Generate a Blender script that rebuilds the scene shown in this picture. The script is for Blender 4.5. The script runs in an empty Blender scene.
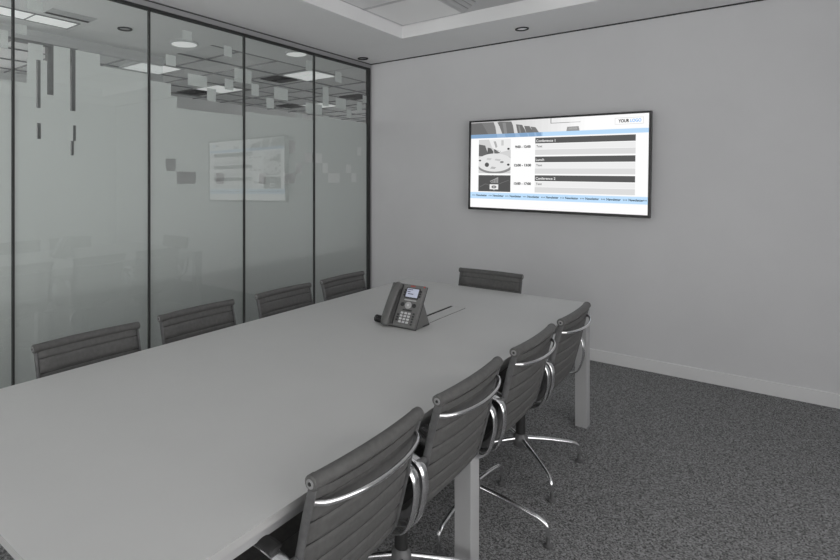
import bpy, bmesh, math, random
from mathutils import Vector, Matrix
random.seed(4)
PI = math.pi
scn = bpy.context.scene
COL = scn.collection

# ------------------------------------------------------------------ materials
def mat(name, col=(.5, .5, .5), rough=.5, metal=0., spec=.5, emit=None, strength=1.):
    m = bpy.data.materials.new(name); m.use_nodes = True
    b = m.node_tree.nodes['Principled BSDF']
    b.inputs['Base Color'].default_value = (*col, 1)
    b.inputs['Roughness'].default_value = rough
    b.inputs['Metallic'].default_value = metal
    b.inputs['Specular IOR Level'].default_value = spec
    if emit:
        b.inputs['Emission Color'].default_value = (*emit, 1)
        b.inputs['Emission Strength'].default_value = strength
    return m

def noise_mat(name, c0, c1, scale, rough=.8, lo=.35, hi=.65, bump=0., bscale=None, spec=.3, metal=0., detail=3):
    m = mat(name, c0, rough, metal, spec); nt = m.node_tree; N = nt.nodes; L = nt.links
    b = N['Principled BSDF']
    tc = N.new('ShaderNodeTexCoord'); n = N.new('ShaderNodeTexNoise')
    n.inputs['Scale'].default_value = scale; n.inputs['Detail'].default_value = detail
    r = N.new('ShaderNodeValToRGB')
    r.color_ramp.elements[0].position = lo; r.color_ramp.elements[0].color = (*c0, 1)
    r.color_ramp.elements[1].position = hi; r.color_ramp.elements[1].color = (*c1, 1)
    L.new(tc.outputs['Object'], n.inputs['Vector']); L.new(n.outputs['Fac'], r.inputs['Fac'])
    L.new(r.outputs['Color'], b.inputs['Base Color'])
    if bump:
        n2 = N.new('ShaderNodeTexNoise'); n2.inputs['Scale'].default_value = bscale or scale
        L.new(tc.outputs['Object'], n2.inputs['Vector'])
        bp = N.new('ShaderNodeBump'); bp.inputs['Strength'].default_value = bump; bp.inputs['Distance'].default_value = .002
        L.new(n2.outputs['Fac'], bp.inputs['Height']); L.new(bp.outputs['Normal'], b.inputs['Normal'])
    return m

def emis(name, col, s=1.):
    m = bpy.data.materials.new(name); m.use_nodes = True
    nt = m.node_tree; nt.nodes.clear()
    o = nt.nodes.new('ShaderNodeOutputMaterial'); e = nt.nodes.new('ShaderNodeEmission')
    e.inputs['Color'].default_value = (*col, 1); e.inputs['Strength'].default_value = s
    nt.links.new(e.outputs[0], o.inputs[0]); return m

def glass_mat(name, tint, refl):
    """clear pane: transmits with a slight tint; its front faces mirror a share of the light"""
    m = bpy.data.materials.new(name); m.use_nodes = True
    nt = m.node_tree; N = nt.nodes; L = nt.links; N.clear()
    o = N.new('ShaderNodeOutputMaterial'); t = N.new('ShaderNodeBsdfTransparent')
    g = N.new('ShaderNodeBsdfGlossy'); mx = N.new('ShaderNodeMixShader')
    t.inputs['Color'].default_value = (*tint, 1); g.inputs['Roughness'].default_value = .0
    geo = N.new('ShaderNodeNewGeometry'); fr = N.new('ShaderNodeFresnel'); fr.inputs['IOR'].default_value = 1.5
    inv = N.new('ShaderNodeMath'); inv.operation = 'SUBTRACT'; inv.inputs[0].default_value = 1.
    mu = N.new('ShaderNodeMath'); mu.operation = 'MULTIPLY'; mu.inputs[1].default_value = refl; mu.use_clamp = True
    m2 = N.new('ShaderNodeMath'); m2.operation = 'MULTIPLY'
    L.new(geo.outputs['Backfacing'], inv.inputs[1]); L.new(fr.outputs[0], mu.inputs[0])
    L.new(mu.outputs[0], m2.inputs[0]); L.new(inv.outputs[0], m2.inputs[1])
    L.new(m2.outputs[0], mx.inputs[0]); L.new(t.outputs[0], mx.inputs[1]); L.new(g.outputs[0], mx.inputs[2])
    L.new(mx.outputs[0], o.inputs[0]); return m

def film_mat():
    """frosted vinyl: its print is dense above about waist height and thins out towards the floor"""
    m = bpy.data.materials.new('frosted_film'); m.use_nodes = True
    nt = m.node_tree; N = nt.nodes; L = nt.links; N.clear()
    o = N.new('ShaderNodeOutputMaterial'); t = N.new('ShaderNodeBsdfTransparent')
    d = N.new('ShaderNodeBsdfDiffuse'); tr = N.new('ShaderNodeBsdfTranslucent')
    d.inputs['Color'].default_value = (.80, .81, .81, 1); tr.inputs['Color'].default_value = (.80, .81, .81, 1)
    a = N.new('ShaderNodeMixShader'); a.inputs[0].default_value = FILM_TRANSLUCENT
    mx = N.new('ShaderNodeMixShader')
    tc = N.new('ShaderNodeTexCoord'); sp = N.new('ShaderNodeSeparateXYZ')
    mr = N.new('ShaderNodeMapRange'); mr.interpolation_type = 'SMOOTHSTEP'
    for k, v in (('From Min', .1), ('From Max', 1.35), ('To Min', .42), ('To Max', .97)):
        mr.inputs[k].default_value = v
    L.new(tc.outputs['Object'], sp.inputs[0]); L.new(sp.outputs['Z'], mr.inputs['Value'])
    L.new(d.outputs[0], a.inputs[1]); L.new(tr.outputs[0], a.inputs[2])
    L.new(mr.outputs['Result'], mx.inputs[0]); L.new(t.outputs[0], mx.inputs[1]); L.new(a.outputs[0], mx.inputs[2])
    L.new(mx.outputs[0], o.inputs[0]); return m

FILM_TRANSLUCENT = .18
M = {}
M['wall'] = noise_mat('painted_wall', (.70, .70, .712), (.72, .72, .732), 3., .85, spec=.2)
M['ceil'] = noise_mat('painted_ceiling', (.90, .90, .905), (.92, .92, .925), 2., .9, spec=.1)
def carpet_mat():
    m = mat('grey_carpet', (.2, .2, .2), .97, 0, .05); nt = m.node_tree; N = nt.nodes; L = nt.links
    tc = N.new('ShaderNodeTexCoord'); sn = N.new('ShaderNodeVectorMath'); sn.operation = 'SNAP'; sn.inputs[1].default_value = (.0052,) * 3
    wn = N.new('ShaderNodeTexWhiteNoise'); ns = N.new('ShaderNodeTexNoise'); ns.inputs['Scale'].default_value = 75; ns.inputs['Detail'].default_value = 3
    a = N.new('ShaderNodeMix'); a.data_type = 'FLOAT'; a.inputs[0].default_value = .42
    rp = N.new('ShaderNodeValToRGB')
    rp.color_ramp.elements[0].position = .15; rp.color_ramp.elements[0].color = (.055, .055, .0555, 1)
    rp.color_ramp.elements[1].position = .85; rp.color_ramp.elements[1].color = (.40, .40, .404, 1)
    L.new(tc.outputs['Object'], sn.inputs[0]); L.new(sn.outputs[0], wn.inputs['Vector']); L.new(tc.outputs['Object'], ns.inputs['Vector'])
    L.new(wn.outputs['Value'], a.inputs[2]); L.new(ns.outputs['Fac'], a.inputs[3]); L.new(a.outputs[0], rp.inputs[0])
    L.new(rp.outputs[0], N['Principled BSDF'].inputs['Base Color']); return m
M['base'] = mat('white_skirting', (.78, .78, .785), .5)
M['carpet'] = carpet_mat()
M['table'] = noise_mat('white_laminate', (.60, .60, .597), (.61, .61, .607), 5., .45, spec=.35)
M['tableleg'] = mat('shaded_table_leg', (.42, .42, .425), .5)  # leg colour darkened to carry the shade under the tabletop
M['tableedge'] = mat('grey_edge_band', (.44, .44, .437), .5)
M['leather'] = noise_mat('dark_grey_leather', (.096, .095, .093), (.116, .115, .113), 60., .5, bump=.15, bscale=500., spec=.35)
M['piping'] = mat('black_piping', (.02, .02, .02), .6)
M['alu'] = noise_mat('brushed_aluminium', (.13, .13, .132), (.17, .17, .172), 40., .5, metal=.4)
M['washer'] = mat('grey_washer', (.27, .27, .27), .5)
M['chrome'] = mat('polished_aluminium', (.86, .86, .87), .16, 1.)
M['dark'] = mat('black_plastic', (.022, .022, .022), .55)
M['seal'] = mat('dark_seal', (.035, .037, .037), .6)
M['rail'] = mat('aluminium_channel', (.42, .42, .43), .45, .3)
M['glass'] = glass_mat('clear_glass', (.955, .972, .962), 2.7)
M['winglass'] = glass_mat('window_glass', (.95, .96, .96), 1.)
M['film'] = film_mat()
M['phone'] = noise_mat('charcoal_phone_plastic', (.16, .16, .157), (.175, .175, .172), 90., .5)
M['phonedark'] = mat('black_phone_plastic', (.03, .03, .031), .45)
M['handset'] = mat('dark_handset_plastic', (.115, .115, .113), .35)
M['key'] = mat('pale_key', (.62, .62, .63), .5)
M['silver'] = mat('silver_button', (.42, .42, .42), .4)
M['red'] = mat('red_mark', (.45, .05, .035), .5)
M['lcd'] = mat('phone_display', (.2, .21, .24), .3, emit=(.30, .32, .40), strength=.9)
M['lcdtext'] = mat('display_text', (.05, .05, .09), .5)
M['tile'] = noise_mat('ceiling_tile', (.83, .83, .835), (.86, .86, .865), 120., .95, spec=.1)
M['grid'] = mat('ceiling_grid_bar', (.30, .30, .31), .6)
M['gridlight'] = mat('white_grid_bar', (.6, .6, .61), .6)
M['lamp'] = mat('luminaire_diffuser', (.66, .66, .66), .5, emit=(1, 1, 1), strength=.10)
M['lampfar'] = mat('office_luminaire_diffuser', (.8, .8, .8), .5, emit=(1, 1, 1), strength=.42)
M['lens'] = mat('downlight_lens', (.8, .8, .8), .3, emit=(1, 1, 1), strength=.1)
M['ventdark'] = mat('vent_dark', (.04, .04, .04), .7)
M['post'] = mat('grey_door_frame', (.24, .24, .245), .5)
M['bezel'] = mat('black_bezel', (.018, .018, .019), .35)
M['brush'] = mat('black_brush', (.008, .008, .008), .9)

# ------------------------------------------------------------------ helpers
def obj(name, bm, m, parent=None, smooth=False, auto=None):
    me = bpy.data.meshes.new(name)
    bmesh.ops.recalc_face_normals(bm, faces=bm.faces)
    bm.to_mesh(me); bm.free()
    for x in (m if isinstance(m, (list, tuple)) else [m]): me.materials.append(x)
    if smooth:
        for p in me.polygons: p.use_smooth = True
    if auto is not None:
        me.set_sharp_from_angle(angle=math.radians(auto))
    o = bpy.data.objects.new(name, me); COL.objects.link(o)
    if parent: o.parent = parent
    return o
def tag(o, label, cat, group=None):
    o['label'] = label; o['category'] = cat
    if group: o['group'] = group
    return o
def struct(name, bm, m, parent=None, **k):
    o = obj(name, bm, m, parent, **k)
    if not parent: o['kind'] = 'structure'
    return o
def thing(name, label, cat, loc=(0, 0, 0), rz=0, group=None):
    o = bpy.data.objects.new(name, None); COL.objects.link(o)
    o.empty_display_size = .1
    o.location = loc; o.rotation_euler = (0, 0, rz)
    return tag(o, label, cat, group)
def dup(root, loc, rz, label):
    def cp(o, par):
        c = o.copy(); COL.objects.link(c)
        if par: c.parent = par
        for k in o.children: cp(k, c)
        return c
    r = cp(root, None); r.location = loc; r.rotation_euler = (0, 0, rz); r['label'] = label
    return r
def box(bm, x0, x1, y0, y1, z0, z1, mi=0, bev=0.):
    v = [bm.verts.new((x, y, z)) for x in (x0, x1) for y in (y0, y1) for z in (z0, z1)]
    f = [(0, 1, 3, 2), (4, 6, 7, 5), (0, 4, 5, 1), (2, 3, 7, 6), (0, 2, 6, 4), (1, 5, 7, 3)]
    fs = [bm.faces.new([v[i] for i in q]) for q in f]
    for q in fs: q.material_index = mi
    if bev:
        es = list({e for q in fs for e in q.edges})
        r = bmesh.ops.bevel(bm, geom=es, offset=bev, segments=2, affect='EDGES', profile=.5)
        for q in r['faces']: q.material_index = mi
    return v
def bx(*a, **k):
    bm = bmesh.new(); box(bm, *a, **k); return bm
def cr(pts, n=6, closed=False):
    """Catmull-Rom through points"""
    P = [Vector(p) for p in pts]; out = []; m = len(P)
    for i in range(m if closed else m - 1):
        if closed: a, b, c, d = P[i - 1], P[i], P[(i + 1) % m], P[(i + 2) % m]
        else: a, b, c, d = P[max(i - 1, 0)], P[i], P[i + 1], P[min(i + 2, m - 1)]
        for k in range(n):
            t = k / n
            out.append(.5 * ((2 * b) + (c - a) * t + (2 * a - 5 * b + 4 * c - d) * t * t + (3 * b - a - 3 * c + d) * t ** 3))
    if not closed: out.append(P[-1])
    return out
def tube(bm, pts, r, sides=10, closed=False, mi=0, flat=None, ref=None):
    """swept round (or flattened: flat=(half width along ref, half thickness)) bar"""
    P = [Vector(p) for p in pts]; n = len(P); rings = []
    up = Vector(ref) if ref else None; prev = None
    for i, p in enumerate(P):
        if closed: t = P[(i + 1) % n] - P[i - 1]
        else: t = P[min(i + 1, n - 1)] - P[max(i - 1, 0)]
        t.normalize()
        if up is not None: a = (up - t * up.dot(t)).normalized()
        elif prev is None:
            a = t.orthogonal().normalized()
        else: a = (prev - t * prev.dot(t)).normalized()
        prev = a; b = t.cross(a)
        rr = r[i] if isinstance(r, (list, tuple)) else r
        ra, rb = flat if flat else (rr, rr)
        rings.append([bm.verts.new(p + a * math.cos(2 * PI * k / sides) * ra + b * math.sin(2 * PI * k / sides) * rb) for k in range(sides)])
    for i in range(n if closed else n - 1):
        A, B = rings[i], rings[(i + 1) % n]
        for k in range(sides):
            bm.faces.new((A[k], A[(k + 1) % sides], B[(k + 1) % sides], B[k])).material_index = mi
    if not closed:
        bm.faces.new(rings[0][::-1]).material_index = mi; bm.faces.new(rings[-1]).material_index = mi
def lathe(bm, prof, c=(0, 0, 0), axis='z', sides=24, mi=0):
    rings = []
    for r, h in prof:
        ring = []
        for k in range(sides):
            a = 2 * PI * k / sides; x, y = max(r, 1e-5) * math.cos(a), max(r, 1e-5) * math.sin(a)
            q = {'z': (x, y, h), 'y': (x, h, y), 'x': (h, x, y)}[axis]
            ring.append(bm.verts.new(Vector(c) + Vector(q)))
        rings.append(ring)
    for A, B in zip(rings, rings[1:]):
        for k in range(sides): bm.faces.new((A[k], A[(k + 1) % sides], B[(k + 1) % sides], B[k])).material_index = mi
    bm.faces.new(rings[0][::-1]).material_index = mi; bm.faces.new(rings[-1]).material_index = mi
def quad(bm, pts, mi=0):
    f = bm.faces.new([bm.verts.new(p) for p in pts]); f.material_index = mi; return f

# ------------------------------------------------------------------ camera
CAM_H = 1.489
cam = bpy.data.cameras.new('camera'); co = bpy.data.objects.new('camera', cam); COL.objects.link(co)
co.location = (0, 0, CAM_H); co.rotation_euler = (PI / 2, 0, math.radians(39.4))
cam.sensor_width = 36; cam.lens = 540.5 * 36 / 840
cam.shift_x = 90 / 840; cam.shift_y = -100 / 840; cam.clip_start = .02
scn.camera = co

# ------------------------------------------------------------------ room shell
XG, XR, YB, YF, ZC = -3.41, 1.9, -3.3, 4.83, 2.75
XF = -7.0                      # far wall of the office beyond the glass
YE = 10.2                      # end of that office
struct('floor', bx(XG, XR + .1, YB - .1, YE + .1, -.1, 0), M['carpet'])
M['officecarpet'] = noise_mat('office_carpet', (.17, .175, .17), (.23, .235, .23), 90., .95, spec=.05)
struct('floor_office', bx(XF - .1, XG, YB - .1, YE + .1, -.1, 0), M['officecarpet'])
# back wall of the meeting room
struct('wall_back', bx(XG - .02, XR + .1, YF, YF + .12, 0, ZC + .25), M['wall'])
# right wall: solid near the back wall, unseen windows added for light further back
WY0, WY1, WZ0, WZ1 = -2.6, 2.7, .25, 2.6
bm = bmesh.new()
box(bm, XR, XR + .12, WY1, YF, 0, ZC + .25); box(bm, XR, XR + .12, YB, WY0, 0, ZC + .25)
box(bm, XR, XR + .12, WY0, WY1, 0, WZ0); box(bm, XR, XR + .12, WY0, WY1, WZ1, ZC + .25)
struct('wall_right', bm, M['wall'])
# facade behind the camera, with two unseen windows added to light both rooms
FX = [(-3.0, 1.5), (-6.7, -3.6)]
bm = bmesh.new()
xs = [XF, -6.7, -3.6, -3.0, 1.5, XR + .12]
for i in range(0, 6, 2): box(bm, xs[i], xs[i + 1], YB - .12, YB, 0, ZC + .25)
for a, b in FX:
    box(bm, a, b, YB - .12, YB, 0, WZ0); box(bm, a, b, YB - .12, YB, WZ1, ZC + .25)
struct('wall_front', bm, M['wall'])
def window(name, along, a0, a1, at, nm):
    bm = bmesh.new(); t = .05
    def seg(u0, u1, z0, z1):
        if along == 'x': box(bm, u0, u1, at - .04, at + .04, z0, z1)
        else: box(bm, at - .04, at + .04, u0, u1, z0, z1)
    seg(a0, a1, WZ0, WZ0 + t); seg(a0, a1, WZ1 - t, WZ1)
    for k in range(nm + 1):
        u = a0 + (a1 - a0 - t) * k / nm; seg(u, u + t, WZ0 + t, WZ1 - t)
    w = struct(name, bm, M['rail'])
    g = bmesh.new()
    if along == 'x': box(g, a0 + .02, a1 - .02, at - .004, at + .004, WZ0 + .02, WZ1 - .02)
    else: box(g, at - .004, at + .004, a0 + .02, a1 - .02, WZ0 + .02, WZ1 - .02)
    obj('added_window_pane', g, M['winglass'], w)
window('added_window_1', 'x', *FX[0], YB - .06, 4)
window('added_window_2', 'x', *FX[1], YB - .06, 3)
window('added_window_3', 'y', WY0, WY1, XR + .06, 3)
# office beyond, with unseen windows added to brighten it
bm = bmesh.new(); LW0, LW1 = -2.8, 2.2
box(bm, XF - .12, XF, YB - .12, LW0, 0, ZC + .25); box(bm, XF - .12, XF, LW1, YE + .1, 0, ZC + .25)
box(bm, XF - .12, XF, LW0, LW1, 0, WZ0); box(bm, XF - .12, XF, LW0, LW1, WZ1, ZC + .25)
struct('wall_left', bm, M['ceil'])
window('added_window_5', 'y', LW0, LW1, XF - .06, 4)
bm = bmesh.new()
box(bm, XF, -5.6, YE, YE + .12, 0, ZC + .25); box(bm, -3.55, XG + .1, YE, YE + .12, 0, ZC + .25)
box(bm, -5.6, -3.55, YE, YE + .12, 0, WZ0); box(bm, -5.6, -3.55, YE, YE + .12, WZ1, ZC + .25)
struct('wall_far', bm, M['wall'])
window('added_window_4', 'x', -5.6, -3.55, YE + .06, 3)
struct('wall_beyond', bx(XG - .02, XG + .1, YF + .12, YE, 0, ZC + .25), M['wall'])
# trims
struct('baseboard_back', bx(XG + .03, XR, YF - .014, YF, 0, .095, bev=.003), M['base'])
struct('baseboard_right', bx(XR - .014, XR, YB, YF - .014, 0, .095, bev=.003), M['base'])
struct('baseboard_left', bx(XF, XF + .014, YB, YE, 0, .1), M['base'])
struct('trim_1', bx(XF, XF + .05, 3.2, YE, 2.52, 2.56), M['gridlight'])

# meeting-room ceiling: plaster soffit with a raised tray
TX0, TX1, TY0, TY1, ZT = -2.56, 1.04, -.67, 4.13, 2.86
bm = bmesh.new()
box(bm, XG - .01, TX0, YB, YF, ZC, ZC + .25); box(bm, TX1, XR, YB, YF, ZC, ZC + .25)
box(bm, TX0, TX1, TY1, YF, ZC, ZC + .25); box(bm, TX0, TX1, YB, TY0, ZC, ZC + .25)
struct('ceiling', bm, M['ceil'])
# shadow gap where the wall meets the ceiling
struct('trim_2', bx(XG + .03, XR, YF - .006, YF, ZC - .010, ZC), M['seal'])
# tray tiles
TW = .6
lampcells = {(i, j) for i in (0, 2, 4) for j in (0, 3, 6)}       # i from the glass side, j from the back
ventcells = {(1, 0), (3, 3)}
bm = bmesh.new(); gb = bmesh.new()
for i in range(6):
    for j in range(8):
        x0, y1 = TX0 + i * TW, TY1 - j * TW
        if (i, j) in lampcells or (i, j) in ventcells: continue
        box(bm, x0 + .008, x0 + TW - .008, y1 - TW + .008, y1 - .008, ZT + .004, ZT + .02)
struct('ceiling_tray', bm, M['ceil'])
for i in range(7): box(gb, TX0 + i * TW - .011, TX0 + i * TW + .011, TY0, TY1, ZT + .001, ZT + .018)
for j in range(9): box(gb, TX0, TX1, TY1 - j * TW - .011, TY1 - j * TW + .011, ZT + .001, ZT + .018)
struct('trim_3', gb, M['gridlight'])
struct('ceiling_slab', bx(XF - .1, XR + .12, YB - .12, YE + .1, ZC + .25, ZC + .35), M['ceil'])

lbl = {(0, 0): 'flush square ceiling light in the tray corner nearest the screen wall'}
xw = ['along the glass wall side', '', 'above the table centre line', '', 'on the right side of the tray']
yw = {0: 'nearest the screen wall', 3: 'above the middle of the table', 6: 'at the camera end'}
first = None
for (i, j) in sorted(lampcells):
    cx, cy = TX0 + (i + .5) * TW, TY1 - (j + .5) * TW
    lb = lbl.get((i, j), 'ceiling tray light %s, %s' % (xw[i], yw[j]))
    if first is None:
        t = thing('ceiling_light', lb, 'ceiling light', (cx, cy, ZT), 0, 'square lights in the ceiling tray')
        b = bmesh.new()
        for s in (-1, 1):
            box(b, -.288, .288, s * .288 - .008, s * .288 + .008, -.001, .018)
            box(b, s * .288 - .008, s * .288 + .008, -.28, .28, -.001, .018)
        obj('frame', b, M['gridlight'], t)
        obj('diffuser', bx(-.282, .282, -.282, .282, .001, .012), M['lamp'], t)
        first = t
    else: dup(first, (cx, cy, ZT), 0, lb)
def square_vent(loc, s, label, slats, dm, fm, group):
    t = thing('ceiling_vent', label, 'air vent', loc, 0, group)
    obj('backing', bx(-s, s, -s, s, .012, .018), dm, t)
    for k in range(slats):
        r1 = s * (1 - k / slats); r0 = r1 - s / slats * .62; b = bmesh.new()
        # each louvre: a square ring sloping up to the middle
        o = [(-r1, -r1, 0), (r1, -r1, 0), (r1, r1, 0), (-r1, r1, 0)]; q = [(-r0, -r0, .010), (r0, -r0, .010), (r0, r0, .010), (-r0, r0, .010)]
        for z in (0, .003):
            O = [b.verts.new((x, y, w + z)) for x, y, w in o]; Q = [b.verts.new((x, y, w + z)) for x, y, w in q]
            for n in range(4): b.faces.new((O[n], O[(n + 1) % 4], Q[(n + 1) % 4], Q[n]))
            if z == 0: O0, Q0 = O, Q
        for n in range(4):
            b.faces.new((O0[n], O0[(n + 1) % 4], O[(n + 1) % 4], O[n])); b.faces.new((Q0[n], Q0[(n + 1) % 4], Q[(n + 1) % 4], Q[n]))
        obj('louvre', b, fm, t)
    return t
square_vent((TX0 + 1.5 * TW, TY1 - .5 * TW, ZT), .285, 'square louvred air diffuser in the ceiling tray beside the corner light', 5, M['grid'], M['gridlight'], None)
square_vent((TX0 + 3.5 * TW, TY1 - 3.5 * TW, ZT), .285, 'square louvred air diffuser in the ceiling tray above the middle of the room', 5, M['grid'], M['gridlight'], None)

# recessed downlights
def downlight(loc, r, label, ringm, lensm, cat='downlight', group='recessed downlights'):
    t = thing('downlight', label, cat, loc, 0, group)
    b = bmesh.new(); prof = [(r * .70, .03), (r * .70, -.002), (r * .78, -.008), (r * .97, -.008), (r, 0), (r, .03)]
    rings = []
    for q, h in prof: rings.append([b.verts.new((q * math.cos(2 * PI * k / 32), q * math.sin(2 * PI * k / 32), h)) for k in range(32)])
    for A, B in zip(rings, rings[1:] + rings[:1]):
        for k in range(32): b.faces.new((A[k], A[(k + 1) % 32], B[(k + 1) % 32], B[k]))
    obj('trim_ring', b, ringm, t, smooth=True, auto=40)
    b = bmesh.new(); lathe(b, [(r * .69, -.001), (r * .69, .02)], sides=32)
    obj('lens', b, lensm, t, smooth=True, auto=40)
    return t
downlight((-1.622, 4.495, ZC), .055, 'recessed downlight with black rim in the ceiling above the screen', M['dark'], M['lens'])
downlight((-3.291, 4.545, ZC), .055, 'recessed downlight with black rim in the ceiling corner by the glass wall', M['dark'], M['silver'])

# ------------------------------------------------------------------ glass partition
MUL = [-3.17, -2.285, -1.4, -.515, .37, 1.2547, 2.137, 3.022, 3.908, 4.79]
TOPZ = 2.69
b = bmesh.new()
box(b, XG - .03, XG + .028, YB, YF, TOPZ + .012, ZC); box(b, XG - .03, XG + .028, YB, YF, 0, .04)
box(b, XG - .03, XG + .028, YF - .014, YF, .04, TOPZ + .012); box(b, XG - .03, XG + .028, YB, YB + .02, .04, TOPZ + .012)
struct('trim_4', b, M['rail'])
b = bmesh.new()
box(b, XG - .02, XG + .022, YB, YF - .014, TOPZ - .004, TOPZ + .012)
box(b, XG - .02, XG + .031, YB, YF, ZC - .012, ZC - .004)
box(b, XG - .02, XG + .022, YF - .042, YF - .014, .04, TOPZ)
struct('trim_5', b, M['seal'])
# film layout in metres on the glass: y0, y1, z0, z1
SQ = [(3.799, 3.888, 2.528, 2.623), (4.24, 4.345, 2.48, 2.586), (3.379, 3.557, 2.209, 2.315), (3.288, 3.379, 2.119, 2.21), (4.047, 4.139, 2.219, 2.412), (4.252, 4.421, 2.215, 2.32), (4.61, 4.7, 2.225, 2.315), (4.713, 4.789, 2.326, 2.403), (4.433, 4.514, 2.136, 2.218), (3.665, 3.748, 2.039, 2.113), (3.799, 4.038, 2.124, 2.224), (4.053, 4.139, 2.042, 2.121), (2.422, 2.508, 2.544, 2.614), (2.279, 2.364, 2.327, 2.406), (2.817, 2.901, 2.49, 2.575), (2.925, 3.113, 2.298, 2.411), (2.471, 2.649, 2.207, 2.295), (2.825, 2.915, 2.22, 2.306), (2.649, 2.737, 2.11, 2.208), (3.113, 3.2, 2.208, 2.308), (1.334, 1.425, 2.501, 2.561), (1.253, 1.334, 2.345, 2.404), (1.34, 1.425, 2.208, 2.304), (1.606, 1.783, 2.21, 2.313), (1.19, 1.232, 2.247, 2.351)]
MAIN = [(-3.28, 1.334, .05, 2.063), (1.334, 1.496, .05, 2.213), (1.484, 1.587, .05, 2.315), (1.587, 1.625, .05, 2.246), (1.625, 2.143, .05, 2.238), (2.143, 2.323, .05, 2.195), (2.323, 2.375, .05, 2.108), (2.375, 3.041, .05, 2.023), (3.041, 3.904, .05, 2.061), (3.904, 4.813, .05, 2.101)]
HOLE = [(1.385, 1.411, 1.922, 2.211), (1.388, 1.413, 1.736, 1.832), (1.448, 1.487, 2.009, 2.345), (1.587, 1.622, 1.924, 2.372), (1.606, 1.625, 1.736, 1.834), (1.59, 1.612, 1.644, 1.735), (3.787, 4.038, 1.655, 1.748), (3.66, 3.741, 1.551, 1.644), (3.502, 3.657, 1.455, 1.553), (4.045, 4.127, 1.558, 1.657), (4.13, 4.315, 1.462, 1.556), (4.421, 4.507, 1.562, 1.649), (4.514, 4.6, 1.465, 1.56), (4.616, 4.688, 1.749, 1.838), (2.372, 2.542, 1.459, 1.552), (2.734, 2.821, 1.457, 1.547), (3.2, 3.283, 1.455, 1.55), (2.279, 2.364, 1.555, 1.643), (3.572, 3.652, 1.737, 1.847)]
pane_lbl = ['at the facade', 'second from the facade behind the camera', 'third from the facade behind the camera', 'beside the camera', 'at the near end of the table', 'at the left edge of the photo, mostly out of frame', 'second from the left, with dark slots showing in its film', 'third from the left, showing the left half of the mirrored screen', 'fourth from the left, showing the right half of the mirrored screen', 'next to the screen wall']
edges = [YB + .02] + MUL[:-1] + [YF - .042]
edges = sorted(set(edges))
npan = 0
for k in range(len(edges) - 1):
    a, c = edges[k] + .005, edges[k + 1] - .005
    g = obj('glass_panel', bx(XG - .006, XG + .006, a, c, .04, TOPZ), M['glass'])
    tag(g, 'frosted glass panel ' + pane_lbl[min(k, 9)], 'glass panel', 'panels of the glass partition')
    ys = sorted({a, c} | {v for r in SQ + MAIN + HOLE for v in r[:2] if a < v < c})
    zs = sorted({v for r in SQ + MAIN + HOLE for v in r[2:]})
    fb = bmesh.new(); vm = {}
    def vt(y, z):
        if (y, z) not in vm: vm[(y, z)] = fb.verts.new((XG - .0075, y, z))
        return vm[(y, z)]
    for y0, y1 in zip(ys, ys[1:]):
        for z0, z1 in zip(zs, zs[1:]):
            ym, zm = (y0 + y1) / 2, (z0 + z1) / 2
            ins = lambda R: any(r[0] < ym < r[1] and r[2] < zm < r[3] for r in R)
            if ins(SQ + MAIN) and not ins(HOLE):
                fb.faces.new((vt(y0, z0), vt(y1, z0), vt(y1, z1), vt(y0, z1)))
    f = obj('frosted_film', fb, M['film'], g)
    f['label'] = 'frosted film with a pixel pattern of squares'
for k, y in enumerate(edges[1:-1]):
    j = bmesh.new(); box(j, XG - .012, XG + .012, y - .0055, y + .0055, .04, TOPZ)
    struct('trim_%d' % (6 + k), j, M['seal'])

# ------------------------------------------------------------------ office beyond the glass
XS, XP = -4.05, -4.85          # plaster margin; corridor partition
bm = bmesh.new()
box(bm, XS, XG - .01, 3.2, YE, ZC, ZC + .25); box(bm, XP, XG - .01, YB, 3.2, ZC, ZC + .25)
struct('ceiling_corridor', bm, M['ceil'])
TI = .535
lightcells = {}
panels = [((-4.345, 4.89), 'square ceiling light of the office beyond the glass, nearest the screen wall'),
          ((-5.95, 4.83), 'square ceiling light of the office, behind the air vent by the far wall'),
          ((-5.43, 3.44), 'square ceiling light of the office just past the corridor partition'),
          ((-4.345, 7.03), 'square ceiling light deep in the office beyond the fourth glass panel'),
          ((-5.95, 6.97), 'square ceiling light deep in the office near the far wall')]
X0t, Y0t = -4.6125 - TI * 5, 4.6225 - TI * 16
bm = bmesh.new(); gb = bmesh.new()
box(bm, XF, XS, 3.2, YE, ZC + .012, ZC + .03); box(bm, XF, XP, YB, 3.2, ZC + .012, ZC + .03)
struct('ceiling_office', bm, M['tile'])
for i in range(8):
    x = -4.0775 - i * TI
    y0 = YB if x < XP else 3.2
    if x > XF: box(gb, x - .008, x + .008, y0, YE, ZC, ZC + .014)
y = 4.6225 - TI * 11
while y < YE:
    if y > YB: box(gb, XF, XS if y > 3.2 else XP, y - .008, y + .008, ZC, ZC + .014)
    y += TI
box(gb, XS - .012, XS + .0, 3.2, YE, ZC - .004, ZC + .03)
struct('trim_20', gb, M['grid'])
firstp = None
for (cx, cy), lb in panels:
    if firstp is None:
        t = thing('ceiling_light', lb, 'ceiling light', (cx, cy, ZC), 0, 'square lights of the office ceiling')
        b = bmesh.new(); h = TI / 2 - .02
        for s in (-1, 1):
            box(b, -h - .012, h + .012, s * h - .012, s * h + .012, -.004, .014); box(b, s * h - .012, s * h + .012, -h + .012, h - .012, -.004, .014)
        obj('frame', b, M['gridlight'], t); obj('diffuser', bx(-h, h, -h, h, -.002, .008), M['lampfar'], t)
        firstp = t
    else: dup(firstp, (cx, cy, ZC), 0, lb)
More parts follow.
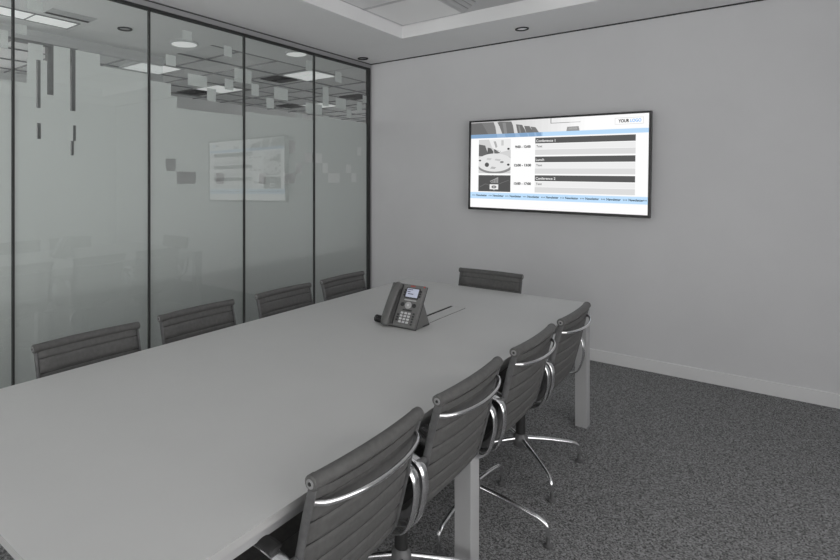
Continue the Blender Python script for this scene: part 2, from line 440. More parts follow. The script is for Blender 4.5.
for (cx, cy), lb in [((-4.76, 4.83), 'dark square air vent in the office ceiling beside the nearest square light'),
                     ((-6.45, 4.80), 'dark square air vent in the office ceiling by the far wall'),
                     ((-6.38, 6.72), 'dark square air vent deep in the office ceiling'),
                     ((-4.92, 6.62), 'dark square air vent in the office ceiling, last before the screen wall')]:
    square_vent((cx, cy, ZC - .006), .19, lb, 4, M['ventdark'], M['ventdark'], 'dark vents of the office ceiling')
# corridor: light discs, a downlight, a strip light and a slot vent
def disc_light(loc, r, lb):
    t = thing('ceiling_light', lb, 'ceiling light', loc, 0, 'round corridor lights')
    b = bmesh.new(); lathe(b, [(r, 0), (r, -.012), (r * .93, -.018), (r * .93, 0)], sides=36)
    obj('trim_ring', b, M['gridlight'], t, smooth=True, auto=40)
    b = bmesh.new(); lathe(b, [(r * .9, -.016), (r * .6, -.024), (0, -.027)][::-1] + [(r * .9, -.002)], sides=36)
    obj('diffuser', b, M['lampfar'], t, smooth=True, auto=50)
disc_light((-4.19, 2.99, ZC), .125, 'round white ceiling light in the corridor beyond the third glass panel')
disc_light((-3.66, 3.93, ZC), .11, 'round white ceiling light close behind the top rail of the fourth glass panel')
downlight((-4.178, 2.395, ZC), .06, 'recessed downlight in the corridor ceiling beyond the second glass panel', M['dark'], M['silver'])
t = thing('ceiling_light', 'long flat strip light in the corridor ceiling at the left of the photo', 'ceiling light', (-4.435, 1.75, ZC))
b = bmesh.new()
for s in (-1, 1):
    box(b, -.115, .115, s * .335 - .006, s * .335 + .006, -.006, .004); box(b, s * .109 - .006, s * .109 + .006, -.33, .33, -.006, .004)
box(b, -.104, .104, -.006, .006, -.006, .004)
obj('frame', b, M['grid'], t); obj('diffuser', bx(-.103, .103, -.329, .329, -.003, .003), M['lampfar'], t)
t = thing('ceiling_vent', 'long slot air vent in the corridor ceiling beside the strip light', 'air vent', (-4.165, 1.94, ZC))
obj('frame', bx(-.075, .075, -.17, .17, -.006, .004), M['gridlight'], t)
obj('slot', bx(-.068, -.028, -.165, .165, -.0075, -.004), M['ventdark'], t)
# corridor partition with dark door frame
b = bmesh.new()
box(b, XP - .03, XP + .03, YB, 3.2, 2.66, ZC); 
struct('trim_21', b, M['gridlight'])
t = thing('door_frame', 'dark grey door frame behind the glass, seen through slots of the film', 'door frame', (XP, 2.1, 0))
for (y0, y1) in ((1.965, 1.999), (2.052, 2.108), (2.252, 2.304)):
    obj('post', bx(-.03, .03, y0 - 2.1, y1 - 2.1, 0, 2.64), M['post'], t)
obj('head_rail', bx(-.035, .035, -.60, .204, 2.64, 2.66), M['post'], t)
obj('transom', bx(-.025, .025, .008, .152, 2.50, 2.545), M['post'], t)
g = obj('glass_panel', bx(XP - .004, XP + .004, YB, 1.5, .02, 2.66), M['winglass']); tag(g, 'clear glass of the corridor partition left of the dark door frame', 'glass panel')
g = obj('glass_panel', bx(XP - .004, XP + .004, 2.304, 3.2, .02, 2.66), M['winglass']); tag(g, 'clear glass of the corridor partition right of the dark door frame', 'glass panel')

# ------------------------------------------------------------------ conference table
TBX0, TBX1, TBY0, TBY1, TH = -2.145, -.866, .4405, 3.55, .74
FX0, FX1, FY0, FY1 = -1.492, -1.392, 2.40, 2.952
t = thing('conference_table', 'long white conference table with square legs and a cable flap', 'table', ((TBX0 + TBX1) / 2, (TBY0 + TBY1) / 2, 0))
ox, oy = t.location.x, t.location.y
bm = bmesh.new()
X = [TBX0 - ox, FX0 - ox, FX1 - ox, TBX1 - ox]; Y = [TBY0 - oy, FY0 - oy, FY1 - oy, TBY1 - oy]
V = {}
for z in (TH - .02, TH):
    for i, x in enumerate(X):
        for j, y in enumerate(Y): V[(i, j, z)] = bm.verts.new((x, y, z))
zb, zt = TH - .02, TH
for i in range(3):
    for j in range(3):
        if (i, j) == (1, 1): continue
        bm.faces.new([V[(i, j, zt)], V[(i + 1, j, zt)], V[(i + 1, j + 1, zt)], V[(i, j + 1, zt)]])
        bm.faces.new([V[(i, j, zb)], V[(i, j + 1, zb)], V[(i + 1, j + 1, zb)], V[(i + 1, j, zb)]])
for i in range(3):
    for j in (0, 3):
        bm.faces.new([V[(i, j, zb)], V[(i + 1, j, zb)], V[(i + 1, j, zt)], V[(i, j, zt)]]).material_index = 1
        bm.faces.new([V[(j, i, zb)], V[(j, i + 1, zb)], V[(j, i + 1, zt)], V[(j, i, zt)]]).material_index = 1
for a, c in (((1, 1), (2, 1)), ((2, 1), (2, 2)), ((2, 2), (1, 2)), ((1, 2), (1, 1))):
    bm.faces.new([V[(*a, zb)], V[(*c, zb)], V[(*c, zt)], V[(*a, zt)]])
obj('tabletop', bm, [M['table'], M['tableedge']], t)
obj('cable_flap', bx(FX0 - ox + .022, FX1 - ox - .008, FY0 - oy + .003, FY1 - oy - .004, TH - .014, TH), M['table'], t)
b = bmesh.new(); box(b, FX0 - ox - .004, FX1 - ox + .004, FY0 - oy - .004, FY1 - oy + .004, TH - .09, TH - .0205)
o = obj('cable_tray', b, M['brush'], t); o['label'] = 'black cable slot under the flap'
obj('brush_strip', bx(FX0 - ox + .001, FX0 - ox + .021, FY0 - oy + .003, FY1 - oy - .004, TH - .016, TH - .003), M['brush'], t)
obj('brush_strip', bx(FX1 - ox - .0075, FX1 - ox - .0005, FY0 - oy + .003, FY1 - oy - .004, TH - .016, TH - .002), M['brush'], t)
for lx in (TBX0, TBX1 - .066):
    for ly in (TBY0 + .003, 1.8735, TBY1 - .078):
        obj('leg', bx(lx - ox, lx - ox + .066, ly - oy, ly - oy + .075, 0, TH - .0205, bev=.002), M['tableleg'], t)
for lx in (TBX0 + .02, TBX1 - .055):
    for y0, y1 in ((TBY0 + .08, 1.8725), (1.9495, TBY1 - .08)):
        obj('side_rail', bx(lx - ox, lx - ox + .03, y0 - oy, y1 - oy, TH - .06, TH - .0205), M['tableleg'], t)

# ------------------------------------------------------------------ chairs
BACK = 1
HW = .218                      # rib centre from the middle
PROF = [(-.268, .822), (-.247, .742), (-.226, .645), (-.202, .545), (-.185, .490), (-.155, .452), (-.10, .432), (-.02, .430), (.07, .438), (.15, .450), (.20, .448), (.228, .428)]
def make_chair(label):
    t = thing('office_chair', label, 'chair', group='chairs around the conference table')
    path = cr([(0, y, z) for y, z in PROF], 10)
    def bow(u, s):               # the back wraps round the sitter, the seat sags a little
        return (1 - u * u) * (.009 * max(0., min(1., (.42 - s) / .25)) + .003)
    L = [0]
    for a, c in zip(path, path[1:]): L.append(L[-1] + (c - a).length)
    # sling: one padded sheet, quilted across by seams
    bm = bmesh.new(); n = len(path); W = HW - .003
    xsn = [-1, -.96, -.8, -.6, -.4, -.2, 0, .2, .4, .6, .8, .96, 1]
    grid = {0: [], 1: []}
    STEP = .058
    fine = []
    N = 150
    for k in range(N + 1):
        s = L[-1] * k / N
        i = max(j for j in range(n) if L[j] <= s + 1e-9); i = min(i, n - 2)
        f = (s - L[i]) / (L[i + 1] - L[i]); p = path[i].lerp(path[i + 1], f)
        tg = (path[i + 1] - path[i]).normalized(); fine.append((s, p, tg))
    for side in (0, 1):
        for s, p, tg in fine:
            nrm = Vector((0, tg.z, -tg.y))                   # towards the back / underside is minus
            q = ((s - .03) / STEP) % 1.0
            puff = (1 - (2 * q - 1) ** 6) if s > .03 else 1
            th = .006 + .006 * puff
            sg = 1 if side == 0 else -1
            row = []
            for u in xsn:
                e = 1. if abs(u) < .9 else (.75 if abs(u) < .99 else .25)
                row.append(bm.verts.new(p + Vector((u * W, 0, 0)) + nrm * (th * sg * e + BACK * bow(u, s))))
            grid[side].append(row)
    m = len(xsn)
    for side in (0, 1):
        for k in range(N):
            for i in range(m - 1):
                a = grid[side]
                bm.faces.new((a[k][i], a[k][i + 1], a[k + 1][i + 1], a[k + 1][i]))
    for k in range(N):
        for i in (0, m - 1):
            bm.faces.new((grid[0][k][i], grid[0][k + 1][i], grid[1][k + 1][i], grid[1][k][i]))
    for k in (0, N):
        for i in range(m - 1):
            bm.faces.new((grid[0][k][i], grid[0][k][i + 1], grid[1][k][i + 1], grid[1][k][i]))
    obj('sling', bm, M['leather'], t, smooth=True, auto=50)
    # black seam cords
    sb = bmesh.new(); nseam = 0
    s = .03
    while s < L[-1] - .02:
        k = min(range(N + 1), key=lambda j: abs(fine[j][0] - s)); p, tg = fine[k][1], fine[k][2]
        nrm = Vector((0, tg.z, -tg.y))
        for sg in (1, -1):
            tube(sb, [p + nrm * (sg * .0062 + BACK * bow(u / 6, s)) + Vector((u / 6 * W * .99, 0, 0)) for u in range(-6, 7)], .002, 6)
        s += STEP
    obj('seams', sb, M['piping'], t)
    # rolled upper edge wrapped round the top bar, and the rolled front edge
    b = bmesh.new(); c = Vector((0, PROF[0][0], PROF[0][1] + .012))
    us = [-1 + k / 10 for k in range(21)]
    tube(b, [c + Vector((u * (W + .003), -bow(u, 0) , 0)) for u in us], [.017 + .001 * (1 - u * u) for u in us], 18); obj('top_roll', b, M['leather'], t, smooth=True, auto=50)
    b = bmesh.new(); lathe(b, [(.009, -W), (.016, -W + .005), (.017, -W + .01), (.017, W - .01), (.016, W - .005), (.009, W)], (0, PROF[-1][0], PROF[-1][1] + .003), 'x', 18)
    obj('front_roll', b, M['leather'], t, smooth=True, auto=50)
    # side ribs with round ends
    for sx in (-1, 1):
        b = bmesh.new()
        tube(b, [Vector((sx * (HW + .004), p.y, p.z)) for p in path[::2]], .01, 10, flat=(.005, .012), ref=(1, 0, 0))
        r = obj('side_rib', b, M['alu'], t, smooth=True, auto=60)
        for (yy, zz, rr) in ((c.y, c.z, .0175), (PROF[-1][0], PROF[-1][1] + .003, .017)):
            b = bmesh.new(); x0 = sx * (HW - .006); x1 = sx * (HW + .014)
            pr = [(rr, x0), (rr, x1 - sx * .003), (rr - .003, x1)]
            lathe(b, pr, (0, yy, zz), 'x', 22); obj('end_cap', b, M['leather'], r, smooth=True, auto=40)
            b = bmesh.new(); lathe(b, [(rr * .6, x1 - sx * .001), (rr * .6, x1 + sx * .0015), (rr * .3, x1 + sx * .0022), (rr * .28, x1 + sx * .0005)], (0, yy, zz), 'x', 22)
            obj('cap_washer', b, M['washer'], r, smooth=True, auto=40)
            b = bmesh.new(); lathe(b, [(rr * .26, x1), (rr * .22, x1 + sx * .003)], (0, yy, zz), 'x', 14)
            obj('cap_screw', b, M['dark'], r)
    # bowed chrome spreader behind the back, another under the seat
    b = bmesh.new(); pts = []
    for k in range(25):
        u = -1 + 2 * k / 24; w = 1 - u * u
        
        pts.append((u * HW, -.260 - .060 * w ** .55, .785 - .006 * w))
    tube(b, cr(pts, 2), .0072, 10, flat=(.0075, .0055), ref=(0, 0, 1)); obj('back_spreader', b, M['chrome'], t, smooth=True, auto=60)
    b = bmesh.new(); pts = [(-HW, -.03, .425), (-.17, -.03, .39), (-.06, -.02, .365), (.06, -.02, .365), (.17, -.03, .39), (HW, -.03, .425)]
    tube(b, cr(pts, 5), .012, 10, flat=(.022, .009), ref=(0, 1, 0)); 
    pts = [(-HW, .13, .44), (-.15, .12, .40), (-.05, .06, .365), (.05, .06, .365), (.15, .12, .40), (HW, .13, .44)]
    tube(b, cr(pts, 5), .012, 10, flat=(.018, .008), ref=(0, 1, 0))
    obj('seat_spreader', b, M['chrome'], t, smooth=True, auto=60)
    # arms: polished flat loops fixed to the ribs
    for sx in (-1, 1):
        X1 = sx * .258
        pts = [(X1, -.15, .440), (X1, -.208, .465), (X1, -.236, .53), (X1, -.244, .60), (X1, -.226, .648), (X1, -.160, .666), (X1, -.05, .664), (X1, .06, .654), (X1, .125, .62), (X1, .13, .56), (X1, .085, .49), (X1, .02, .448), (X1, -.07, .434)]
        b = bmesh.new(); tube(b, cr(pts, 5, True), .01, 12, closed=True, flat=(.0175, .0055), ref=(1, 0, 0))
        a = obj('armrest', b, M['chrome'], t, smooth=True, auto=60)
        for (yy, zz) in ((-.222, .645), (-.02, .440)):
            b = bmesh.new(); tube(b, [(sx * (HW + .004), yy, zz), (sx * .256, yy, zz)], .010, 12)
            obj('arm_mount', b, M['alu'], a, smooth=True, auto=50)
        b = bmesh.new(); tube(b, cr([(X1, -.190, .672), (X1, -.165, .676), (X1, -.05, .676), (X1, .06, .666)], 5), .01, 12, flat=(.021, .008), ref=(1, 0, 0))
        obj('arm_pad', b, M['dark'], a, smooth=True, auto=60)
    # tilt box, column, four-star foot
    obj('tilt_mechanism', bx(-.055, .055, -.07, .09, .318, .362, bev=.012), M['dark'], t)
    b = bmesh.new(); lathe(b, [(.024, .15), (.024, .27), (.0205, .272), (.0205, .32)], sides=20); obj('column', b, M['dark'], t, smooth=True, auto=40)
    return t
def make_base(t):
    """four splayed legs with glides, turned with the swivel"""
    b = bmesh.new(); lathe(b, [(.020, .095), (.036, .105), (.040, .135), (.034, .158), (.026, .168)], sides=24)
    hub = obj('swivel_base', b, M['alu'], t, smooth=True, auto=50)
    for k in range(4):
        b = bmesh.new(); a = PI / 2 * k; d = Vector((math.cos(a), math.sin(a), 0))
        pts = [d * .03 + Vector((0, 0, .14)), d * .14 + Vector((0, 0, .128)), d * .25 + Vector((0, 0, .110)), d * .292 + Vector((0, 0, .100)), d * .316 + Vector((0, 0, .082)), d * .322 + Vector((0, 0, .045))]
        pts = cr(pts, 5); nn = len(pts)
        tube(b, pts, [.0125 - .004 * i / nn for i in range(nn)], 12)
        l = obj('base_leg', b, M['chrome'], hub, smooth=True, auto=60)
        # glide: child of the hub so that the tree stays three deep
        g = bmesh.new(); lathe(g, [(.015, .0), (.019, .003), (.019, .009), (.008, .014), (.0075, .046)], d * .322, 'z', 18)
        obj('glide', g, M['alu'], hub, smooth=True, auto=50)
    return hub
proto = make_chair('nearest chair on the right side, seen from behind, cut off by the photo\'s lower edge')
make_base(proto)
def place(o, x, y, rz, base_rot):
    o.location = (x, y, 0); o.rotation_euler = (0, 0, rz)
    for c in o.children:
        if c.name.startswith('swivel_base'): c.rotation_euler = (0, 0, base_rot)
RL = ['nearest chair on the right side, seen from behind, cut off by the photo\'s lower edge',
      'second chair from the front on the right side, beside the white middle leg',
      'third chair from the front on the right side of the table, seen from behind',
      'farthest chair on the right side of the table, at the white corner leg']
RB = [PI / 4, .66, 0., PI / 4]
for k, (yc, xh) in enumerate(((1.104, -1.04), (1.668, -1.038), (2.256, -1.030), (2.816, -1.024))):
    o = proto if k == 0 else dup(proto, (0, 0, 0), 0, RL[k])
    place(o, xh, yc, PI / 2, RB[k])
LL = ['nearest chair on the glass wall side, largest backrest showing above the table edge',
      'second chair from the front on the glass wall side of the table',
      'third chair from the front on the glass wall side of the table',
      'farthest chair on the glass wall side of the table, nearest the screen wall']
for k, (yc, xh, rot) in enumerate(((1.140, -2.005, -PI / 2), (1.727, -2.032, -PI / 2), (2.359, -2.027, -PI / 2), (2.933, -2.024, -PI / 2))):
    o = dup(proto, (0, 0, 0), 0, LL[k]); place(o, xh, yc, rot, (.6, .9, .7, .85)[k])
    for c in o.children:         # seats set a little lower on this side
        if not c.name.startswith('swivel_base'): c.location.z = -.017
o = dup(proto, (0, 0, 0), 0, 'single chair at the far short end of the table, below the screen'); place(o, -1.541, 3.38, PI, .6)

# ------------------------------------------------------------------ desk phone
# the phone's own frame: a along the face to the right, b up the face, c out of the face
ph = thing('desk_phone', 'dark grey desk phone with handset and small lit display on the table', 'telephone', (-1.372, 2.318, TH))
PW, PL = .200, .228; TILT = math.radians(57.5)
Mx = Matrix(((1, 0, 0), (0, math.cos(TILT), -math.sin(TILT)), (0, math.sin(TILT), math.cos(TILT))))
def F(bm):                       # face frame -> phone frame (origin: lower right corner on the table)
    bm.transform(Matrix.Translation((-PW, 0.004, .0135)) @ Mx.to_4x4()); return bm
obj('body', F(bx(0, PW, 0, PL, -.022, 0, bev=.005)), M['phone'], ph)
b = bmesh.new(); box(b, -.0015, PW + .0015, -.0015, PL + .0015, -.0225, -.017, bev=.002); obj('body_edge', F(b), M['phonedark'], ph)
# stand: two side webs and a foot
for x in (-PW + .02, -.024):
    b = bmesh.new(); pts = [(.055, .075), (.098, .148), (.165, .012), (.165, 0), (.04, 0), (.04, .03)]
    v0 = [b.verts.new((x, y, z)) for y, z in pts]; v1 = [b.verts.new((x + .018, y, z)) for y, z in pts]
    b.faces.new(v0); b.faces.new(v1[::-1])
    for k in range(len(pts)): b.faces.new((v0[k], v0[(k + 1) % len(pts)], v1[(k + 1) % len(pts)], v1[k]))
    obj('stand_leg', b, M['phone'], ph)
obj('stand_foot', bx(-PW + .015, -.004, .10, .168, .0, .008, bev=.002), M['phonedark'], ph)
# handset on the left
ax = .042
b = bmesh.new(); pts = [(ax - .006, -.002, .014), (ax - .005, .02, .022), (ax - .003, .06, .027), (ax, .12, .028), (ax + .001, .175, .024), (ax + .002, .208, .014)]
P = cr(pts, 6); tube(b, P, .02, 16, flat=(.0235, .012), ref=(1, 0, 0))
hs = obj('handset', F(b), M['handset'], ph, smooth=True, auto=60)
b = bmesh.new()
lathe(b, [(.018, .0), (.026, .004), (.0275, .014), (.022, .022)], (ax - .006, .012, 0), 'z', 22)
obj('mouthpiece', F(b), M['handset'], hs, smooth=True, auto=50)
b = bmesh.new(); lathe(b, [(.018, .0), (.0255, .004), (.0265, .013), (.021, .021)], (ax + .002, .202, 0), 'z', 22)
obj('earpiece', F(b), M['handset'], hs, smooth=True, auto=50)
b = bmesh.new(); box(b, .068, .074, .004, PL - .008, -.001, .006, bev=.002); obj('handset_cradle', F(b), M['phonedark'], ph)
# curled cord end poking out at the lower left
b = bmesh.new(); pts = []
for k in range(120):
    q = k / 119; a = q * 2 * PI * 7
    pts.append((-PW + .01 - .066 * q, .035 + .01 * q + .016 * math.cos(a), .0205 + .016 * math.sin(a)))
tube(b, pts, .0032, 7); obj('coiled_cord', b, M['phonedark'], ph, smooth=True)
# display, buttons
DA = .055
def fb(name, a0, a1, b0, b1, c1, m, parent=ph, bev=.0, c0=-.001):
    if a1 < .9: a0 += DA; a1 += DA
    return obj(name, F(bx(a0 * PW, a1 * PW, PL * (1 - b1), PL * (1 - b0), c0, c1, bev=bev)), m, parent)
sc_ = fb('display_bezel', .42, .82, .085, .335, .003, M['phonedark'], bev=.001)
d_ = fb('display', .45, .79, .105, .31, .0036, M['lcd'], ph)
b = bmesh.new()
for i, (q0, q1) in enumerate(((.47, .62), (.47, .56), (.5, .66))):
    bb = .125 + .05 * i; box(b, (q0 + DA) * PW, (q1 + DA) * PW, PL * (1 - bb - .018), PL * (1 - bb), .0036, .0040)
obj('display_text', F(b), M['lcdtext'], ph)
for i in range(3):
    fb('line_key', .375, .41, .13 + .06 * i, .17 + .06 * i, .003, M['phonedark'], bev=.0008); fb('line_key', .83, .87, .13 + .06 * i, .17 + .06 * i, .003, M['phonedark'], bev=.0008)
fb('soft_keys', .45, .79, .365, .395, .003, M['silver'], bev=.0008)
b = bmesh.new(); lathe(b, [(.0185, 0), (.0185, .003), (.016, .0045)], ((.60 + DA) * PW, PL * .50, 0), 'z', 28); obj('navigation_ring', F(b), M['silver'], ph, smooth=True, auto=40)
b = bmesh.new(); lathe(b, [(.007, .004), (.006, .006)], ((.60 + DA) * PW, PL * .50, 0), 'z', 20); obj('select_button', F(b), M['key'], ph)
for q in (.43, .77):
    b = bmesh.new(); lathe(b, [(.0105, 0), (.0105, .003), (.008, .0045)], ((q + DA) * PW, PL * .505, 0), 'z', 20); obj('round_button', F(b), M['phonedark'], ph, smooth=True, auto=40)
fb('function_keys', .48, .74, .60, .63, .003, M['phonedark'], bev=.0008)
for r in range(4):
    for c in range(3):
        fb('key', .455 + c * .105, .525 + c * .105, .665 + r * .068, .71 + r * .068, .0035, M['key'], bev=.0008)
for r in range(3): fb('side_key', .36, .415, .72 + r * .06, .76 + r * .06, .003, M['phonedark'], bev=.0008)
for r in range(5): fb('side_key', .80, .85, .66 + r * .06, .70 + r * .06, .003, M['phonedark'], bev=.0008)
fb('message_lamp', .945, .985, .015, .05, .003, M['red'], bev=.001)

# ------------------------------------------------------------------ writing helper
FNT = None
def text_mesh(s, size, bold=0.):
    cu = bpy.data.curves.new('t', 'FONT'); cu.body = s; cu.size = size; cu.align_x = 'LEFT'; cu.align_y = 'CENTER'
    cu.offset = bold
    o = bpy.data.objects.new('t', cu); COL.objects.link(o)
    dg = bpy.context.evaluated_depsgraph_get(); dg.update()
    me = bpy.data.meshes.new_from_object(o.evaluated_get(dg))
    bpy.data.objects.remove(o, do_unlink=True); bpy.data.curves.remove(cu)
    return me
def put_text(bm, s, x, y, size, mi, z, bold=0., width=None, centre=False):
    """lay a line of writing into bm in a plane's own x, y at height z; width squeezes it to length"""
    me = text_mesh(s, size, bold); tb = bmesh.new(); tb.from_mesh(me); bpy.data.meshes.remove(me)
    if not tb.verts: return
    x0 = min(v.co.x for v in tb.verts); x1 = max(v.co.x for v in tb.verts)
    k = width / (x1 - x0) if width else 1.
    off = (x1 - x0) * k / 2 if centre else 0
    mp = {}
    for v in tb.verts: mp[v] = bm.verts.new((x + (v.co.x - x0) * k - off, y + v.co.y, z))
    for f in tb.faces:
        try: bm.faces.new([mp[v] for v in f.verts]).material_index = mi
        except ValueError: pass
    tb.free()
b = bmesh.new(); put_text(b, 'AVAYA', .56 * PW, PL * .955, .011, 0, .0008, .0006, width=.030)
o = obj('maker_mark', F(b), M['red'], ph); o['label'] = 'small red maker mark above the display'

# ------------------------------------------------------------------ television
TVW, TVH = 1.484, .824
tv = thing('wall_television', 'large wall television with black bezel showing a white conference agenda', 'television', (-1.4690, YF - .055, 1.6178))
tv.rotation_euler = (0, .0141, 0)
BZ = .0155
b = bmesh.new()
for s in (-1, 1):
    box(b, s * (TVW / 2 - BZ / 2) - BZ / 2, s * (TVW / 2 - BZ / 2) + BZ / 2, -.035, .02, -TVH / 2, TVH / 2)
    h = BZ if s > 0 else .022
    box(b, -TVW / 2 + BZ, TVW / 2 - BZ, -.035, .02, s * TVH / 2 - (h if s > 0 else 0), s * TVH / 2 + (0 if s > 0 else h))
obj('bezel', b, M['bezel'], tv)
obj('back_cover', bx(-TVW / 2 + .01, TVW / 2 - .01, .0205, .034, -TVH / 2 + .01, TVH / 2 - .01), M['bezel'], tv)
obj('wall_mount', bx(-.25, .25, .0345, .0545, -.16, .16), M['dark'], tv)
SW, SH = TVW - 2 * BZ, TVH - BZ - .022
SX0, SZ1 = -TVW / 2 + BZ, TVH / 2 - BZ
S = 1.0
pal = {}
mats = []
def C(r, g=None, bl=None):
    if g is None: g = bl = r
    k = (round(r, 3), round(g, 3), round(bl, 3))
    if k not in pal:
        lin = tuple((c / 12.92 if c <= .04045 else ((c + .055) / 1.055) ** 2.4) for c in k)
        pal[k] = len(mats); mats.append(emis('screen_colour_%d' % len(mats), lin, S * 1.0))
    return pal[k]
sb = bmesh.new()                 # slide drawn in x = u * SW, y = -v * SH, z = layer; then stood up
LAY = [0]
def P_(u, v): return (u * SW, -v * SH, LAY[0])
def R_(u0, v0, u1, v1, col): quad(sb, [P_(u0, v1), P_(u1, v1), P_(u1, v0), P_(u0, v0)], col)
def G_(pts, col): f = sb.faces.new([sb.verts.new(P_(*p)) for p in pts]); f.material_index = col
def lay(n): LAY[0] = n * .00015
lay(0); R_(0, 0, 1, 1, C(1.0))
# banner photograph: grey chairs in a row, fading to white on the right
lay(1)
for k in range(24):
    u0 = .26 + .44 * k / 24; R_(u0, 0, .26 + .44 * (k + 1) / 24, .145, C(round(.86 + .14 * (k / 23) ** 1.3, 2)))
R_(0, 0, .26, .145, C(.84))
lay(2)
G_([(0, .006), (.148, .006), (.160, .06), (.172, .19), (0, .19)], C(.50))
G_([(.173, .012), (.190, .006), (.262, .012), (.272, .06), (.285, .19), (.215, .19), (.187, .06)], C(.47))
G_([(.290, .045), (.328, .055), (.345, .11), (.362, .19), (.307, .19)], C(.45))
G_([(.340, .068), (.372, .072), (.392, .13), (.400, .19), (.362, .19)], C(.46))
G_([(.378, .078), (.408, .088), (.430, .15), (.440, .19), (.405, .19)], C(.48))
lay(3)
G_([(0, .02), (.07, .01), (.13, .19), (0, .19)], C(.44))
G_([(.205, .02), (.226, .02), (.24, .19), (.222, .19)], C(.56)); G_([(.303, .06), (.312, .06), (.33, .19), (.318, .19)], C(.56))
G_([(.18, 0), (.255, 0), (.255, .006), (.18, .006)], C(.72))
R_(.495, 0, .499, .056, C(.45)); R_(.495, .050, .60, .056, C(.55)); R_(.60, .050, .66, .056, C(.75))
G_([(.588, .100), (.650, .098), (.657, .16), (.583, .16)], C(.60)); G_([(.598, .108), (.640, .106), (.645, .13), (.594, .13)], C(.70))
# ribbon
lay(4); R_(0, .145, .45, .190, C(.60, .72, .85)); R_(.44, .145, 1, .190, C(.74, .87, .985))
lay(5)
for q in ((.0, .17), (.22, .285), (.31, .36), (.365, .40), (.41, .44)): G_([(q[0], .146), (q[1], .146), (q[1] + .004, .189), (q[0] + .008 * (q[0] > 0), .189)], C(.53, .66, .80))
# logo box
lay(1)
R_(.836, .034, .974, .100, C(.80)); lay(2); R_(.8375, .037, .9725, .097, C(1.0))
put_text(sb, 'YOUR', .853 * SW, -.067 * SH, .034, C(.03), .00045, .0012, width=.053 * SW)
put_text(sb, 'LOGO', .911 * SW, -.067 * SH, .034, C(.42, .72, .98), .00045, .0006, width=.052 * SW)
# agenda table
for k, (v0, head, when) in enumerate(((.205, 'Conference 1', '9:00 - 12:00'), (.412, 'Lunch', '12:00 - 13:00'), (.618, 'Conference 2', '13:00 - 17:00'))):
    lay(1); R_(.408, v0, .938, v0 + .063, C(.36)); R_(.408, v0 + .070, .938, v0 + .126, C(.938)); R_(.408, v0 + .130, .938, v0 + .190, C(.87))
    z = .00045
    put_text(sb, head, .413 * SW, -(v0 + .036) * SH, .030, C(.97), z, .0004)
    put_text(sb, 'Text', .415 * SW, -(v0 + .096) * SH, .026, C(.2), z, .0003)
    put_text(sb, when, .334 * SW, -(v0 + .096) * SH, .030, C(.02), z, .0013, width=(.094 if k == 0 else .103) * SW, centre=True)
# side pictures
lay(1); R_(.053, .206, .260, .600, C(.83)); R_(.053, .600, .260, .623, C(1.)); R_(.053, .621, .261, .811, C(.34))
lay(2)
G_([(.12, .206), (.26, .206), (.26, .33), (.19, .36), (.14, .30)], C(.93))
G_([(.053, .26), (.095, .275), (.108, .34), (.115, .38), (.09, .40), (.053, .40)], C(.42))
G_([(.112, .30), (.135, .31), (.15, .35), (.148, .375), (.125, .39), (.11, .38)], C(.38))
G_([(.152, .32), (.18, .33), (.20, .35), (.19, .365), (.157, .38)], C(.44))
def ell(cu, cv, ru, rv, col, n=28): G_([(cu + ru * math.cos(2 * PI * k / n), cv + rv * math.sin(2 * PI * k / n)) for k in range(n)], col)
def ellc(cu, cv, ru, rv, col, n=40):     # cut to the picture's frame
    G_([(min(.26, max(.053, cu + ru * math.cos(2 * PI * k / n))), min(.600, max(.206, cv + rv * math.sin(2 * PI * k / n)))) for k in range(n)], col)
ellc(.16, .49, .125, .115, C(.56)); lay(3); ellc(.158, .475, .115, .105, C(.90))
lay(4); ell(.108, .50, .014, .026, C(.35)); ell(.205, .47, .012, .012, C(.55)); ell(.246, .50, .008, .012, C(.2)); ell(.246, .32, .008, .012, C(.25)); ell(.062, .45, .008, .01, C(.3))
G_([(.14, .52), (.17, .53), (.158, .55), (.13, .545)], C(.72)); G_([(.165, .43), (.20, .44), (.19, .46), (.158, .448)], C(.78)); G_([(.11, .42), (.14, .425), (.13, .45), (.105, .44)], C(.80))
G_([(.15, .23), (.165, .23), (.175, .29), (.165, .31)], C(.70)); G_([(.20, .22), (.215, .22), (.215, .28), (.20, .28)], C(.80))
lay(2); R_(.128, .727, .184, .785, C(.93)); R_(.15, .785, .162, .795, C(.7))
lay(3); ell(.156, .757, .016, .017, C(.45)); R_(.152, .748, .160, .768, C(.85))
for k in range(5): R_(.136 + .010 * k, .705 - .012 * k - .004, .143 + .010 * k, .712, C(.62))
G_([(.13, .69), (.182, .645), (.184, .652), (.132, .697)], C(.7)); G_([(.06, .76), (.10, .72), (.128, .735), (.128, .738), (.10, .725), (.06, .765)], C(.5)); G_([(.185, .72), (.25, .675), (.25, .679), (.185, .725)], C(.5))
# lower ribbon with running text
lay(1); R_(0, .822, 1, .896, C(.765, .89, 1.0))
tick = 'Newsletter'
for k in range(9):
    u = .0125 + .1085 * k
    put_text(sb, '+++', u * SW, -.860 * SH, .026, C(.25), .00045, .0004, width=.022 * SW); put_text(sb, tick, (u + .028) * SW, -.858 * SH, .027, C(.06), .00045, .0006, width=.071 * SW)
put_text(sb, '+++', .977 * SW, -.860 * SH, .026, C(.25), .00045, .0004, width=.018 * SW)
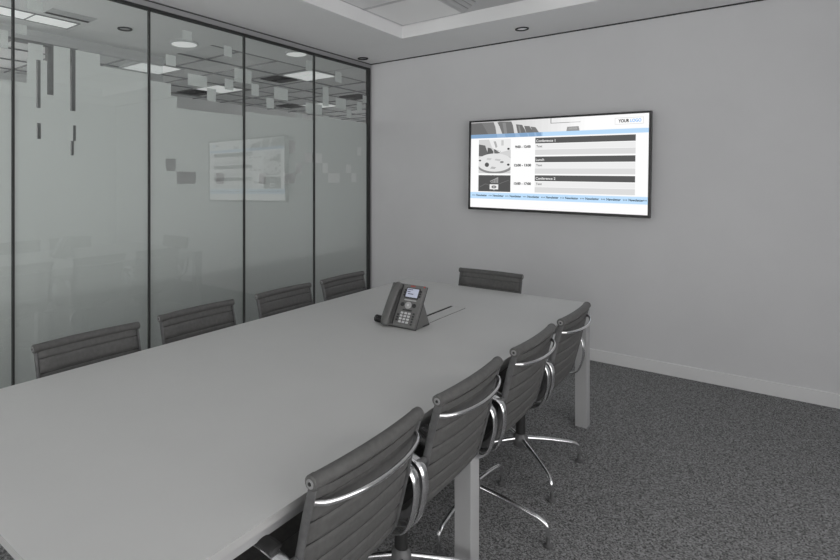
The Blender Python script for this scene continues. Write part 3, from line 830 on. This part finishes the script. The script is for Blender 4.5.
# every flat layer faces the viewer
sb.transform(Matrix(((1, 0, 0, SX0), (0, 0, -1, -.022), (0, 1, 0, SZ1), (0, 0, 0, 1))))
me = bpy.data.meshes.new('screen'); sb.to_mesh(me); sb.free()
for m_ in mats: me.materials.append(m_)
o = bpy.data.objects.new('screen', me); COL.objects.link(o); o.parent = tv
o['label'] = 'lit screen with agenda slide, blue ribbons and grey pictures'
obj('panel', bx(SX0, SX0 + SW, -.0215, .015, SZ1 - SH, SZ1), M['bezel'], tv)

# ------------------------------------------------------------------ light
w = bpy.data.worlds.new('sky'); scn.world = w; w.use_nodes = True
bg = w.node_tree.nodes['Background']; bg.inputs['Color'].default_value = (1, .972, .965, 1); bg.inputs['Strength'].default_value = 2.65
def portal(name, loc, rot, sx, sy):  # guides sky light in through the added windows
    l = bpy.data.lights.new(name, 'AREA'); l.shape = 'RECTANGLE'; l.size = sx; l.size_y = sy; l.cycles.is_portal = True
    o = bpy.data.objects.new(name, l); COL.objects.link(o); o.location = loc; o.rotation_euler = rot
zc = (WZ0 + WZ1) / 2; zh = WZ1 - WZ0
portal('added_window_portal', (XF - .13, (LW0 + LW1) / 2, zc), (PI / 2, 0, -PI / 2), LW1 - LW0, zh)
portal('added_window_portal', (-4.575, YE + .13, zc), (-PI / 2, 0, 0), 2.05, zh)
portal('added_window_portal', ((FX[0][0] + FX[0][1]) / 2, YB - .13, zc), (-PI / 2, 0, PI), FX[0][1] - FX[0][0], zh)
portal('added_window_portal', ((FX[1][0] + FX[1][1]) / 2, YB - .13, zc), (-PI / 2, 0, PI), FX[1][1] - FX[1][0], zh)
portal('added_window_portal', (XR + .13, (WY0 + WY1) / 2, zc), (PI / 2, 0, PI / 2), WY1 - WY0, zh)

vs = scn.view_settings
vs.view_transform = 'Standard'; vs.look = 'None'; vs.gamma = 1; vs.use_curve_mapping = False; vs.exposure = 0.
scn.display_settings.display_device = 'sRGB'
scn.cycles.max_bounces = 10; scn.cycles.diffuse_bounces = 6; scn.cycles.transparent_max_bounces = 24
scn.cycles.use_denoising = True
